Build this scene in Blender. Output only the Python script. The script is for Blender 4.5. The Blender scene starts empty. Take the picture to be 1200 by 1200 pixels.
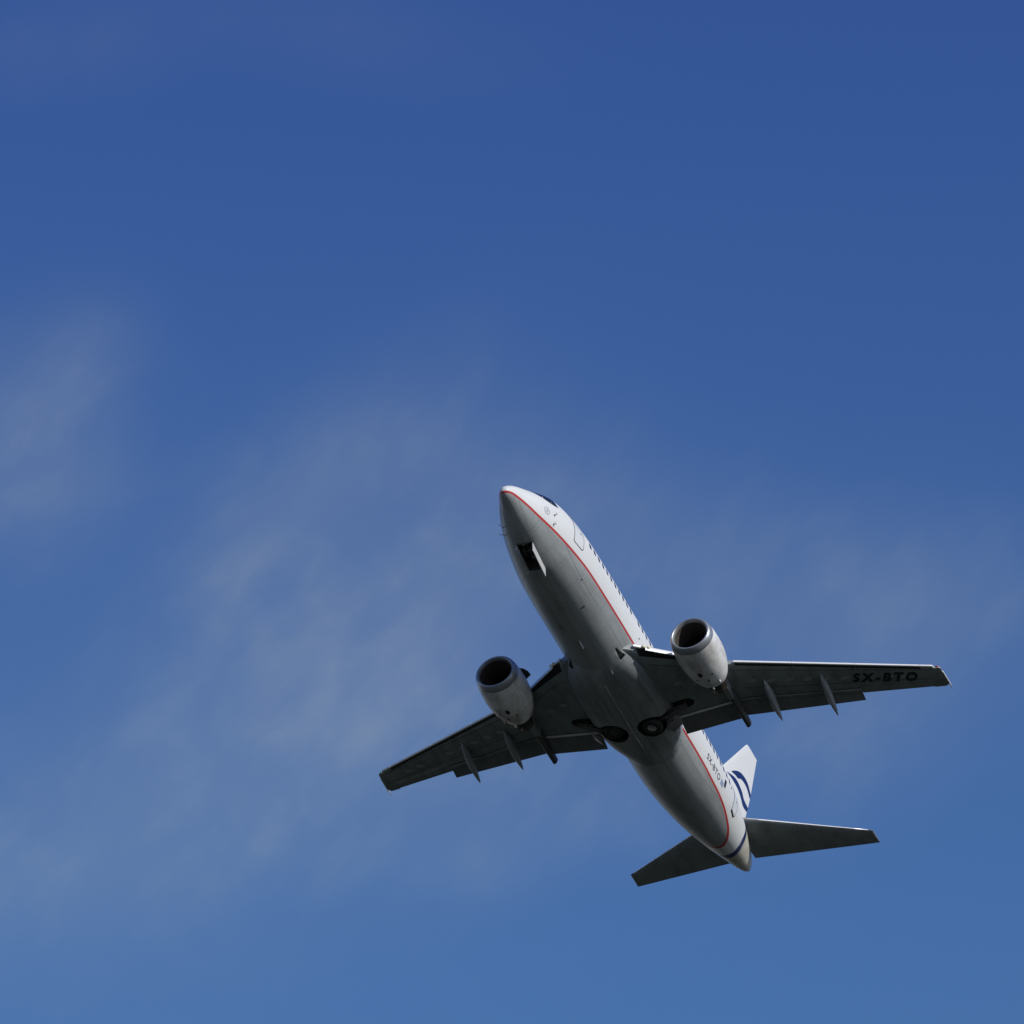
import bpy, bmesh, math, random
from mathutils import Vector, Matrix
from math import sin, cos, pi, radians, sqrt, atan2
random.seed(7)
sc = bpy.context.scene
C = sc.collection

# ---------------------------------------------------------------- camera
ELEV = radians(27.0)                       # the lens looks up by this much
CAM_Z = 1.7
cd = bpy.data.cameras.new('camera'); cam = bpy.data.objects.new('camera', cd); C.objects.link(cam)
cd.sensor_width = 36; cd.sensor_fit = 'HORIZONTAL'; cd.lens = 9310.97/1200*36
cd.clip_start = 0.5; cd.clip_end = 60000
cam.location = (0, 0, CAM_Z); cam.rotation_euler = (pi/2+ELEV, 0, 0)
sc.camera = cam

# pose of the aircraft (x aft, y starboard, z up) measured from the photograph
R = Matrix(((0.36946170, -0.92696181, 0.06511410), (0.60450475, 0.18653793, -0.77445311), (0.70574221, 0.32549254, 0.62927144)))
T = Vector((5.547151, 8.202527, 377.040285))
CW = Matrix(((1, 0, 0), (0, sin(ELEV), cos(ELEV)), (0, -cos(ELEV), sin(ELEV))))   # camera (right, down, forward) -> world
RW = CW @ R
TW = CW @ (T - R @ Vector((16, 0, 0))) + Vector((0, 0, CAM_Z))

# ---------------------------------------------------------------- light
SUN_LOCAL = Vector((-0.40, -0.84, 0.40)).normalized()
sunw = (RW @ SUN_LOCAL).normalized()
ld = bpy.data.lights.new('sun', 'SUN'); ld.energy = 3.3; ld.angle = radians(0.5); ld.color = (1.0, 0.955, 0.89)
sun = bpy.data.objects.new('sun', ld); C.objects.link(sun)
sun.rotation_euler = sunw.to_track_quat('Z', 'Y').to_euler(); sun.location = (0, 0, 300)

W = bpy.data.worlds.new('World'); sc.world = W; W.use_nodes = True
nt = W.node_tree; nt.nodes.clear()
def N(t, **k):
    n = nt.nodes.new(t)
    for a, b in k.items(): setattr(n, a, b)
    return n
def math_n(op, a, b=None, c=None):
    n = N('ShaderNodeMath', operation=op)
    for i, v in enumerate((a, b, c)):
        if v is None: continue
        if isinstance(v, (int, float)): n.inputs[i].default_value = v
        else: nt.links.new(v, n.inputs[i])
    return n.outputs[0]
sky = N('ShaderNodeTexSky', sky_type='NISHITA'); sky.sun_disc = False
sky.sun_elevation = math.asin(sunw.z); sky.sun_rotation = atan2(sunw.x, sunw.y)
sky.altitude = 0; sky.air_density = 1.0; sky.dust_density = 0.0; sky.ozone_density = 3.0
hs = N('ShaderNodeHueSaturation'); hs.inputs['Saturation'].default_value = 1.25
nt.links.new(sky.outputs[0], hs.inputs['Color'])
# thin high cloud: density looked up by compass bearing and height above the horizon
geo = N('ShaderNodeTexCoord'); sep = N('ShaderNodeSeparateXYZ'); nt.links.new(geo.outputs['Generated'], sep.inputs[0])
az = math_n('MULTIPLY', math_n('ARCTAN2', sep.outputs[0], sep.outputs[1]), 180/pi)
el = math_n('MULTIPLY', math_n('ARCSINE', sep.outputs[2]), 180/pi)
PX = 9310.97*pi/180
def blob(u, v, ru, rv, ang, amp):
    """soft patch of cloud, position and radii in degrees of sky"""
    e0 = degrees_el(v); a0 = (u-600)/PX/cos(radians(e0))
    dx = math_n('MULTIPLY', math_n('SUBTRACT', az, a0), cos(radians(e0))); dy = math_n('SUBTRACT', el, e0)
    ca, sa = cos(radians(ang)), sin(radians(ang))
    p = math_n('ADD', math_n('MULTIPLY', dx, ca/(ru/PX)), math_n('MULTIPLY', dy, sa/(ru/PX)))
    q = math_n('ADD', math_n('MULTIPLY', dx, -sa/(rv/PX)), math_n('MULTIPLY', dy, ca/(rv/PX)))
    r2 = math_n('ADD', math_n('MULTIPLY', p, p), math_n('MULTIPLY', q, q))
    return math_n('MULTIPLY', math_n('EXPONENT', math_n('MULTIPLY', r2, -1.0)), amp)
def degrees_el(v): return 27.0-math.degrees(math.atan((v-600)/9310.97))
BLOBS = [(15, 535, 110, 120, 60, .95), (100, 410, 70, 60, 30, .5), (420, 530, 150, 70, 35, .55), (300, 640, 130, 70, 50, .5),
         (480, 760, 230, 160, 50, .8), (250, 900, 300, 140, 28, .6), (150, 900, 500, 330, 20, .22), (60, 1030, 220, 90, 15, .4), (620, 900, 200, 90, 20, .4),
         (700, 620, 220, 100, -20, .42), (1050, 730, 190, 90, 10, .6), (900, 760, 330, 200, 0, .2), (1000, 860, 160, 80, 30, .42), (560, 1020, 60, 40, 0, .45),
         (740, 960, 90, 50, 0, .3), (380, 30, 190, 60, -10, .18), (60, 60, 160, 60, 10, .16), (950, 640, 260, 60, -8, .25)]
acc = None
for b in BLOBS:
    o = blob(*b); acc = o if acc is None else math_n('ADD', acc, o)
def noise(scale, det, rough, sx, sy, rot=0.0, w=0.0):
    cx = N('ShaderNodeCombineXYZ')
    ca, sa = cos(rot), sin(rot)
    u = math_n('ADD', math_n('MULTIPLY', az, ca), math_n('MULTIPLY', el, sa)); v = math_n('ADD', math_n('MULTIPLY', az, -sa), math_n('MULTIPLY', el, ca))
    nt.links.new(math_n('MULTIPLY', u, sx), cx.inputs[0]); nt.links.new(math_n('MULTIPLY', v, sy), cx.inputs[1]); cx.inputs[2].default_value = w
    n = N('ShaderNodeTexNoise'); n.inputs['Scale'].default_value = scale; n.inputs['Detail'].default_value = det; n.inputs['Roughness'].default_value = rough
    n.inputs['Distortion'].default_value = .35
    nt.links.new(cx.outputs[0], n.inputs['Vector']); return n.outputs[0]
def ramp(v, a, b):
    m = N('ShaderNodeMapRange'); m.interpolation_type = 'SMOOTHSTEP'; nt.links.new(v, m.inputs[0]); m.inputs[1].default_value = a; m.inputs[2].default_value = b
    return m.outputs[0]
big = ramp(noise(0.8, 5, .55, 1, 1.3, .6, 3.1), .30, .72)
fine = ramp(noise(1.5, 7, .52, 1, 1.7, .75, 9.4), .22, .82)
dens = math_n('MULTIPLY', acc, math_n('ADD', math_n('MULTIPLY', math_n('MULTIPLY', big, fine), .60), .50))
dens = math_n('MINIMUM', math_n('MULTIPLY', dens, 0.225), .6)
# colour of the clear air: deeper blue higher up
gr = N('ShaderNodeMapRange'); nt.links.new(el, gr.inputs[0]); gr.inputs[1].default_value = 23.0; gr.inputs[2].default_value = 31.0
gm = N('ShaderNodeMix', data_type='RGBA'); nt.links.new(gr.outputs[0], gm.inputs['Factor']); gm.inputs[6].default_value = (1.24, .985, 1.05, 1); gm.inputs[7].default_value = (.94, .70, .98, 1)
tint = N('ShaderNodeMix', data_type='RGBA', blend_type='MULTIPLY'); tint.inputs['Factor'].default_value = 1; nt.links.new(hs.outputs[0], tint.inputs[6]); nt.links.new(gm.outputs[2], tint.inputs[7])
mx = N('ShaderNodeMix', data_type='RGBA'); nt.links.new(dens, mx.inputs['Factor']); nt.links.new(tint.outputs[2], mx.inputs[6])
mx.inputs[7].default_value = (4.6, 5.2, 4.9, 1)
bg = N('ShaderNodeBackground'); bg.inputs['Strength'].default_value = 0.10; nt.links.new(mx.outputs[2], bg.inputs['Color'])
wo = N('ShaderNodeOutputWorld'); nt.links.new(bg.outputs[0], wo.inputs['Surface'])
sc.view_settings.view_transform = 'Standard'; sc.view_settings.look = 'None'; sc.view_settings.gamma = 1
sc.view_settings.exposure = 0.0

# ---------------------------------------------------------------- materials
def mat(name, col, rough=.5, metal=0, coat=0, dirt=0, dirtcol=(.05, .045, .04), stretch=(1, 1, 1), scale=1.2, spec=.5, lines=None):
    m = bpy.data.materials.new(name); m.use_nodes = True; t = m.node_tree; b = t.nodes['Principled BSDF']
    b.inputs['Base Color'].default_value = (*col, 1); b.inputs['Roughness'].default_value = rough; b.inputs['Metallic'].default_value = metal
    b.inputs['Coat Weight'].default_value = coat; b.inputs['Specular IOR Level'].default_value = spec
    if dirt:
        tc = t.nodes.new('ShaderNodeTexCoord'); mp = t.nodes.new('ShaderNodeMapping'); mp.inputs['Scale'].default_value = stretch
        n = t.nodes.new('ShaderNodeTexNoise'); n.inputs['Scale'].default_value = scale; n.inputs['Detail'].default_value = 7; n.inputs['Roughness'].default_value = .65
        r = t.nodes.new('ShaderNodeMapRange'); r.inputs[1].default_value = .42; r.inputs[2].default_value = .75; r.inputs[4].default_value = dirt
        x = t.nodes.new('ShaderNodeMix'); x.data_type = 'RGBA'; x.inputs[6].default_value = (*col, 1); x.inputs[7].default_value = (*dirtcol, 1)
        t.links.new(tc.outputs['Object'], mp.inputs[0]); t.links.new(mp.outputs[0], n.inputs['Vector']); t.links.new(n.outputs[0], r.inputs[0])
        t.links.new(r.outputs[0], x.inputs[0]); src = x.outputs[2]
        r2 = t.nodes.new('ShaderNodeMapRange'); r2.inputs[3].default_value = rough*.85; r2.inputs[4].default_value = min(1, rough*1.35)
        t.links.new(n.outputs[0], r2.inputs[0]); t.links.new(r2.outputs[0], b.inputs['Roughness'])
        if lines: src = panel(t, tc, src, lines)
        t.links.new(src, b.inputs['Base Color'])
    return m
def panel(t, tc, src, lines, amt=.45):
    """thin dark skin joints: lines = ((axis, spacing, offset), ...) in metres"""
    sp = t.nodes.new('ShaderNodeSeparateXYZ'); t.links.new(tc.outputs['Object'], sp.inputs[0])
    def M(op, a, b=None):
        n = t.nodes.new('ShaderNodeMath'); n.operation = op
        for i, v in enumerate((a, b)):
            if v is None: continue
            if isinstance(v, (int, float)): n.inputs[i].default_value = v
            else: t.links.new(v, n.inputs[i])
        return n.outputs[0]
    tot = None
    for ax, spc, off in lines:
        f = M('FRACT', M('MULTIPLY', M('ADD', sp.outputs[ax], off+100*spc), 1/spc))
        l = M('LESS_THAN', f, .022/spc)
        tot = l if tot is None else M('MAXIMUM', tot, l)
    x = t.nodes.new('ShaderNodeMix'); x.data_type = 'RGBA'; t.links.new(M('MULTIPLY', tot, amt), x.inputs[0]); t.links.new(src, x.inputs[6])
    x.inputs[7].default_value = (.03, .03, .03, 1); return x.outputs[2]
WHITE = (.70, .715, .70); GREY = (.35, .375, .38); BLUE = (.010, .022, .11); RED = (.44, .028, .022)
def livery(name, mode):
    """white paint with the livery edges held as distances (metres) on the mesh itself"""
    m = bpy.data.materials.new(name); m.use_nodes = True; t = m.node_tree; b = t.nodes['Principled BSDF']
    b.inputs['Roughness'].default_value = .42; b.inputs['Specular IOR Level'].default_value = .32
    tc = t.nodes.new('ShaderNodeTexCoord')
    def noisecol(col, dcol, amt, sc_, st):
        mp = t.nodes.new('ShaderNodeMapping'); mp.inputs['Scale'].default_value = st; t.links.new(tc.outputs['Object'], mp.inputs[0])
        n = t.nodes.new('ShaderNodeTexNoise'); n.inputs['Scale'].default_value = sc_; n.inputs['Detail'].default_value = 8; n.inputs['Roughness'].default_value = .62
        t.links.new(mp.outputs[0], n.inputs['Vector'])
        r = t.nodes.new('ShaderNodeMapRange'); r.inputs[1].default_value = .4; r.inputs[2].default_value = .78; r.inputs[4].default_value = amt; t.links.new(n.outputs[0], r.inputs[0])
        x = t.nodes.new('ShaderNodeMix'); x.data_type = 'RGBA'; x.inputs[6].default_value = (*col, 1); x.inputs[7].default_value = (*dcol, 1)
        t.links.new(r.outputs[0], x.inputs[0]); return x.outputs[2]
    def att(n_):
        a = t.nodes.new('ShaderNodeAttribute'); a.attribute_name = n_; return a.outputs['Fac']
    def step(v, e):
        r = t.nodes.new('ShaderNodeMapRange'); r.inputs[1].default_value = e-.008; r.inputs[2].default_value = e+.008; t.links.new(v, r.inputs[0]); return r.outputs[0]
    def mix(f, a, c):
        x = t.nodes.new('ShaderNodeMix'); x.data_type = 'RGBA'
        t.links.new(f, x.inputs[0])
        for i, v in ((6, a), (7, c)):
            if isinstance(v, tuple): x.inputs[i].default_value = (*v, 1)
            else: t.links.new(v, x.inputs[i])
        return x.outputs[2]
    white = noisecol(WHITE, (.6, .6, .57), .35, 1.1, (.4, 1, 1))
    if mode == 'fuselage':
        grey = noisecol(GREY, (.12, .12, .11), .55, 1.7, (.16, 1.5, 1.5))
        grey = panel(t, tc, grey, ((0, 2.54, .3), (0, 1.27, .1), (1, .95, .47)), .34)
        c = mix(step(att('cheat'), 0.0), grey, RED)
        c = mix(step(att('cheat'), 0.105), c, white)
        tailc = mix(step(att('cone'), 0.0), c, noisecol((.55, .54, .46), (.28, .25, .2), .7, 1.8, (.6, 1, 1)))
        c = mix(step(att('band'), 0.0), tailc, BLUE)
    else:
        c = mix(step(att('band'), 0.0), white, BLUE)
    t.links.new(c, b.inputs['Base Color']); return m
M = dict(
    fus=livery('fuselage_paint', 'fuselage'), fin=livery('fin_paint', 'fin'),
    white=mat('white_paint', WHITE, .35, coat=.2, dirt=.3, dirtcol=(.55, .55, .52)),
    door=mat('door_paint', WHITE, .33, coat=.2, dirt=.3, dirtcol=(.6, .6, .57)),
    grey=mat('grey_paint', (.30, .325, .33), .42, dirt=.85, dirtcol=(.1, .1, .095), stretch=(.2, 1.8, 1.8), scale=1.5, lines=((0, 1.7, .2), (1, 1.05, .5))),
    wing=mat('wing_skin', (.245, .28, .28), .45, dirt=.85, dirtcol=(.10, .105, .10), stretch=(.5, 1, 1), scale=1.4, lines=((1, 2.1, .35),)),
    stab=mat('stabilizer_skin', (.27, .30, .30), .45, dirt=.7, dirtcol=(.13, .13, .125), stretch=(.5, 1, 1), scale=1.4, lines=((1, 1.6, .2),)),
    flap=mat('flap_skin', (.17, .18, .18), .45, dirt=.6, dirtcol=(.07, .07, .07), stretch=(.5, 1, 1), scale=2),
    shade=mat('recess_shade_black', (.012, .012, .012), .8), alu=mat('bare_aluminium', (.86, .86, .86), .32, metal=.45, dirt=.3, dirtcol=(.4, .4, .4)),  # the near-black holds the shade of wells and slots in its colour
    slat=mat('slat_paint', (.90, .90, .89), .35, metal=.1, dirt=.2, dirtcol=(.6, .6, .6)),
    lip=mat('inlet_lip_metal', (.36, .38, .40), .38, metal=.6, dirt=.3, dirtcol=(.3, .3, .3)),
    cowl=mat('cowl_paint', (.72, .73, .71), .42, dirt=1.0, dirtcol=(.22, .18, .13), stretch=(.45, .9, .9), scale=1.35, lines=((0, 1.35, -.05),)),
    core=mat('hot_section_metal', (.07, .062, .055), .45, metal=.8, dirt=.5, dirtcol=(.06, .05, .04)),
    duct=mat('inlet_duct', (.065, .055, .048), .6), fan=mat('fan_blade_metal', (.03, .03, .033), .45, metal=.7),
    glass=mat('window_glass', (.012, .016, .025), .12, spec=.6), line=mat('door_seal', (.10, .11, .11), .6), ink=mat('black_marking', (.008, .008, .01), .5),
    pale=mat('pale_grey_marking', (.33, .36, .4), .5), flag=mat('pale_blue_marking', (.26, .34, .48), .5), bluem=mat('blue_marking', BLUE, .4),
    track=mat('dark_fairing_paint', (.06, .065, .065), .5, dirt=.5, dirtcol=(.02, .02, .02)),  # near-black tone for the blunt inboard track fairing
    fair=mat('fairing_paint', (.27, .29, .285), .45, dirt=.5, dirtcol=(.12, .12, .11)), tank=mat('tank_panel', (.33, .36, .36), .5), seam=mat('skin_seam', (.07, .08, .08), .6), bay=mat('gear_bay', (.07, .07, .065), .7), hub_shaded=mat('shaded_hub_paint', (.06, .06, .055), .6),  # last one: hub paint darkened to carry the shade of the starboard well
    nstrut=mat('nose_strut_paint', (.5, .5, .49), .4, dirt=.4),
    tyre=mat('tyre_rubber', (.018, .018, .018), .75), hub=mat('wheel_hub_paint', (.42, .42, .40), .45, dirt=.4, dirtcol=(.12, .1, .08)),
    strut=mat('gear_strut_paint', (.06, .065, .065), .5, dirt=.5), steel=mat('bright_steel', (.7, .7, .7), .25, metal=.9),
    lamp=mat('landing_lamp_glass', (.9, .85, .6), .2, spec=.8), doorg=mat('gear_door_paint', (.50, .51, .50), .4, dirt=.5, dirtcol=(.25, .24, .22)),
)

# ---------------------------------------------------------------- helpers
def link(name, me, m, parent=None, smooth=True):
    for x in (m if isinstance(m, (list, tuple)) else [m]): me.materials.append(x)
    if smooth: me.polygons.foreach_set('use_smooth', [True]*len(me.polygons))
    o = bpy.data.objects.new(name, me); C.objects.link(o); o.parent = parent; return o
def mesh(vs, fs):
    me = bpy.data.meshes.new('mesh'); me.from_pydata([tuple(v) for v in vs], [], fs); me.update(); return me
def fixn(me):
    bm = bmesh.new(); bm.from_mesh(me); bmesh.ops.recalc_face_normals(bm, faces=bm.faces); bm.to_mesh(me); bm.free(); return me
def loft(rings, closed=True, caps=(True, True)):
    n = len(rings[0]); vs = [v for r in rings for v in r]; fs = []
    for i in range(len(rings)-1):
        for j in range(n if closed else n-1):
            k = (j+1) % n; fs.append((i*n+j, i*n+k, (i+1)*n+k, (i+1)*n+j))
    if closed and caps[0]: fs.append(tuple(range(n)))
    if closed and caps[1]: fs.append(tuple(range((len(rings)-1)*n, len(rings)*n)))
    return vs, fs
def auto(o, deg=40):
    me = o.data; bm = bmesh.new(); bm.from_mesh(me)
    for e in bm.edges:
        if len(e.link_faces) == 2 and e.calc_face_angle(0) > radians(deg): e.smooth = False
    bm.to_mesh(me); bm.free(); return o
def box_v(x0, x1, y0, y1, z0, z1):
    return [(x0, y0, z0), (x1, y0, z0), (x1, y1, z0), (x0, y1, z0), (x0, y0, z1), (x1, y0, z1), (x1, y1, z1), (x0, y1, z1)], [(0, 3, 2, 1), (4, 5, 6, 7), (0, 1, 5, 4), (1, 2, 6, 5), (2, 3, 7, 6), (3, 0, 4, 7)]
def tube(pts, rs, n=16, caps=True):
    pts = [Vector(p) for p in pts]; rings = []
    for i, p in enumerate(pts):
        d = (pts[min(i+1, len(pts)-1)]-pts[max(i-1, 0)]).normalized()
        a = d.orthogonal().normalized() if abs(d.x) < .9 else d.cross(Vector((0, 0, 1))).normalized(); b = d.cross(a)
        rings.append([p+rs[i]*(cos(2*pi*k/n)*a+sin(2*pi*k/n)*b) for k in range(n)])
    return loft(rings, True, (caps, caps))
def join(*parts):
    vs, fs = [], []
    for v, f in parts:
        o = len(vs); vs += list(v); fs += [tuple(i+o for i in q) for q in f]
    return vs, fs
def bevel(me, w, seg=2):
    bm = bmesh.new(); bm.from_mesh(me); bmesh.ops.recalc_face_normals(bm, faces=bm.faces)
    bmesh.ops.bevel(bm, geom=list(bm.edges), offset=w, segments=seg, affect='EDGES', profile=.6); bm.to_mesh(me); bm.free(); return me
def interp(tab, x):
    if x <= tab[0][0]: return tab[0][1]
    for (a, b), (c, d) in zip(tab, tab[1:]):
        if x <= c: return b+(d-b)*(x-a)/(c-a)
    return tab[-1][1]
def poly_sd(pts, p):
    """signed distance, positive inside"""
    x, y = p; best = 1e9; ins = False
    for i in range(len(pts)):
        ax, ay = pts[i]; bx, by = pts[(i+1) % len(pts)]
        dx, dy = bx-ax, by-ay; t = max(0, min(1, ((x-ax)*dx+(y-ay)*dy)/(dx*dx+dy*dy)))
        best = min(best, sqrt((x-ax-t*dx)**2+(y-ay-t*dy)**2))
        if (ay > y) != (by > y) and x < ax+(y-ay)/(by-ay)*dx: ins = not ins
    return best if ins else -best
def smooth_poly(pts, n=4):
    out = []; L = len(pts)
    for i in range(L):
        p0, p1, p2, p3 = (Vector(pts[(i+k-1) % L]) for k in range(4))
        for k in range(n):
            t = k/n; out.append(tuple(.5*((2*p1)+(p2-p0)*t+(2*p0-5*p1+4*p2-p3)*t*t+(3*p1-p0-3*p2+p3)*t**3)))
    return out
def cut(o, cutter):
    cutter.parent = jet
    md = o.modifiers.new('b', 'BOOLEAN'); md.operation = 'DIFFERENCE'; md.object = cutter; md.solver = 'EXACT'; md.material_mode = 'TRANSFER'
    bpy.context.view_layer.update()
    dg = bpy.context.evaluated_depsgraph_get(); me = bpy.data.meshes.new_from_object(o.evaluated_get(dg), preserve_all_data_layers=True, depsgraph=dg)
    o.modifiers.clear(); o.data = me
def text_mesh(body, size, sx=1.0, bold=.0, shear=0.0, space=1.0):
    cu = bpy.data.curves.new('t', 'FONT'); cu.body = body; cu.size = size; cu.offset = bold; cu.space_character = space; cu.shear = shear; cu.resolution_u = 3
    to = bpy.data.objects.new('t', cu); C.objects.link(to); bpy.context.view_layer.update()
    dg = bpy.context.evaluated_depsgraph_get(); me = bpy.data.meshes.new_from_object(to.evaluated_get(dg))
    bpy.data.objects.remove(to)
    bm = bmesh.new(); bm.from_mesh(me)
    for _ in range(2):
        bmesh.ops.subdivide_edges(bm, edges=[e for e in bm.edges if e.calc_length() > size*.12], cuts=1)
        bmesh.ops.triangulate(bm, faces=bm.faces)
    bm.to_mesh(me); bm.free()
    xs = [v.co.x for v in me.vertices]; ys = [v.co.y for v in me.vertices]
    x0, x1, y0, y1 = min(xs), max(xs), min(ys), max(ys)
    for v in me.vertices: v.co = ((v.co.x-x0)/(x1-x0), (v.co.y-y0)/(y1-y0), 0)      # 0..1 box
    return me

# ---------------------------------------------------------------- ground (out of frame, but it lights the belly)
def ground():
    n = 48; vs = [(0, 0, 0)]; fs = []
    rr = [40, 200, 800, 3000, 12000, 30000]
    for r in rr: vs += [(r*cos(2*pi*k/n), r*sin(2*pi*k/n), 0) for k in range(n)]
    for k in range(n): fs.append((0, 1+k, 1+(k+1) % n))
    for i in range(len(rr)-1):
        for k in range(n):
            a = 1+i*n+k; b = 1+i*n+(k+1) % n; fs.append((a, a+n, b+n, b))
    m = mat('grass_field', (.020, .027, .016), .9, dirt=.8, dirtcol=(.04, .037, .026), scale=.03)
    o = link('ground', mesh(vs, fs), m, None, False); o['kind'] = 'structure'; o['label'] = 'dry green airfield grass far below the climbing jet'
ground()

# ---------------------------------------------------------------- fuselage form (stations: x, bottom, top, half width)
NS=[(0,-.5,-.5,0),(.05,-.68,-.36,.16),(.2,-.79,-.20,.27),(.5,-.90,.05,.42),(1,-1.04,.36,.61),(1.5,-1.22,.62,.82),(2,-1.38,.9,1.0),(2.5,-1.52,1.2,1.16),(3,-1.63,1.48,1.3),(3.5,-1.73,1.68,1.42),(4.5,-1.87,1.9,1.6),(5.5,-1.95,1.98,1.73),(6.5,-1.99,2.01,1.82),(8.5,-2.0,2.01,1.87),(10,-2,2.01,1.88),(20,-2,2.01,1.88),(21.5,-1.99,2.01,1.87),(23,-1.89,2.0,1.83),(25,-1.6,1.98,1.69),(27,-1.2,1.93,1.4),(29,-.66,1.78,1.02),(30.5,-.19,1.5,.68),(31.5,.15,1.2,.42),(32,.38,.93,.22),(32.18,.62,.62,0)]
def _t(x): return math.sqrt(x) if x<16 else 8-math.sqrt(max(32.18-x,0))
def _pchip(xs,ys):
    n=len(xs); h=[xs[i+1]-xs[i] for i in range(n-1)]; d=[(ys[i+1]-ys[i])/h[i] for i in range(n-1)]
    m=[0]*n; m[0]=d[0]; m[-1]=d[-1]
    for i in range(1,n-1):
        if d[i-1]*d[i]>0:
            w1=2*h[i]+h[i-1]; w2=h[i]+2*h[i-1]; m[i]=(w1+w2)/(w1/d[i-1]+w2/d[i])
    def f(x):
        if x<=xs[0]: return ys[0]
        if x>=xs[-1]: return ys[-1]
        k=0
        while x>xs[k+1]: k+=1
        s=(x-xs[k])/h[k]
        return (2*s**3-3*s*s+1)*ys[k]+(s**3-2*s*s+s)*h[k]*m[k]+(-2*s**3+3*s*s)*ys[k+1]+(s**3-s*s)*h[k]*m[k+1]
    return f
_ts=[_t(a[0]) for a in NS]
_zb=_pchip(_ts,[a[1] for a in NS]); _zt=_pchip(_ts,[a[2] for a in NS]); _w=_pchip(_ts,[a[3] for a in NS])
def sec(x):
    t=_t(x); return _zb(t),_zt(t),_w(t)
def surf(x,th,off=0):
    """th measured from bottom, + = starboard"""
    zb,zt,w=sec(x); zc=zb+(zt-zb)*.52; 
    hz=(zc-zb) if abs(th)<math.pi/2 else (zt-zc)
    y=w*math.sin(th); z=zc-hz*math.cos(th)
    if off:
        e=1e-3; x2=min(x+e,32.17)
        zb2,zt2,w2=sec(x2); zc2=zb2+(zt2-zb2)*.52; h2=(zc2-zb2) if abs(th)<math.pi/2 else (zt2-zc2)
        a=(x2-x,w2*math.sin(th)-y,zc2-h2*math.cos(th)-z)
        b=(0,w*math.cos(th),hz*math.sin(th))
        n=(a[1]*b[2]-a[2]*b[1],a[2]*b[0]-a[0]*b[2],a[0]*b[1]-a[1]*b[0])
        l=math.sqrt(n[0]**2+n[1]**2+n[2]**2) or 1
        s=-1 if (n[1]*y+n[2]*(z-zc))<0 else 1
        return (x+s*off*n[0]/l,y+s*off*n[1]/l,z+s*off*n[2]/l)
    return (x,y,z)
def inside(P):
    x,y,z=P
    if x<=0 or x>=32.18: return 1
    zb,zt,w=sec(x); zc=zb+(zt-zb)*.52; h=(zc-zb) if z<zc else (zt-zc)
    return (y/w)**2+((z-zc)/h)**2-1
def surfpt(x, z, side, off=0.0):
    """point on the skin at station x and height z"""
    zb, zt, w = sec(x); zc = zb+(zt-zb)*.52; h = (zc-zb) if z < zc else (zt-zc)
    th = math.acos(max(-1, min(1, -(z-zc)/h)))
    return surf(x, side*th, off)
ZL = [(0, -.74), (.1, -.70), (.4, -.645), (.9, -.64), (1.46, -.70), (2.06, -.76), (2.7, -.78), (4.9, -.79), (12, -.79), (19, -.9), (22, -.9), (23, -.9), (24.4, -.84), (25.8, -.81), (26.8, -.81), (27.5, -.85), (28.2, -.95), (29, -1.2)]
_zl = _pchip([a[0] for a in ZL], [a[1] for a in ZL])
BX = [(-.6, 29.53), (-.48, 29.49), (-.35, 29.36), (0, 29.2), (.3, 29.2), (.6, 29.24), (1.0, 29.2), (1.5, 29.05), (1.9, 28.9)]

jet = bpy.data.objects.new('airliner', None); C.objects.link(jet)
jet.matrix_world = Matrix.Translation(TW) @ RW.to_4x4()
jet['label'] = 'white twin engine jet airliner with grey belly and red stripe climbing in blue sky'; jet['category'] = 'airliner'
jet.empty_display_size = 2

def make_fuselage():
    xs = [(i/60)**2*9 for i in range(61)]
    x = 9.0
    while x < 20: x += .16; xs.append(x)
    x1 = xs[-1]; k = 100
    xs += [32.17-(1-i/k)**1.6*(32.17-x1) for i in range(1, k+1)]
    xs[0] = .0005; n = 144
    rings = [[surf(x, -pi+2*pi*j/n) for j in range(n)] for x in xs]
    vs, fs = loft(rings); me = mesh(vs, fs)
    fixn(me)
    for nm in ('cheat', 'cone', 'band'): me.attributes.new(nm, 'FLOAT', 'POINT')
    a, b, c = [], [], []
    for v in me.vertices:
        x, y, z = v.co; a.append(z-_zl(x) if x < 28.9 else 1.0)
        xb = interp(BX, z); b.append(x-xb-.1); c.append(.17+.09*max(0, .5-z)-abs(x-xb))
    for nm, d in (('cheat', a), ('cone', b), ('band', c)): me.attributes[nm].data.foreach_set('value', d)
    return link('fuselage', me, M['fus'], jet)
fus = make_fuselage()

def wrap_grid(fn, nu, nv, round_=.0):
    """grid patch fn(u,v) -> point, u,v in 0..1"""
    vs = [fn(i/nu, j/nv) for i in range(nu+1) for j in range(nv+1)]; fs = []
    for i in range(nu):
        for j in range(nv): a = i*(nv+1)+j; fs.append((a, a+1, a+nv+2, a+nv+1))
    return vs, fs
def rrect(hw, hh, r, n=5):
    out = []
    for cx, cy, a0 in ((hw-r, hh-r, 0), (-hw+r, hh-r, 90), (-hw+r, -hh+r, 180), (hw-r, -hh+r, 270)):
        for k in range(n+1): a = radians(a0+90*k/n); out.append((cx+r*cos(a), cy+r*sin(a)))
    return out
def skin_patch(outline, cx, cz, side, off, rings=3):
    """filled outline laid on the skin: offsets in x and height"""
    vs = []; n = len(outline); fs = []
    vs.append(surfpt(cx, cz, side, off))
    for r in range(1, rings+1):
        for (a, b) in outline: vs.append(surfpt(cx+a*r/rings, cz+b*r/rings, side, off))
    for k in range(n): fs.append((0, 1+k, 1+(k+1) % n))
    for r in range(rings-1):
        for k in range(n): a = 1+r*n+k; b = 1+r*n+(k+1) % n; fs.append((a, a+n, b+n, b))
    return vs, fs
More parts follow.
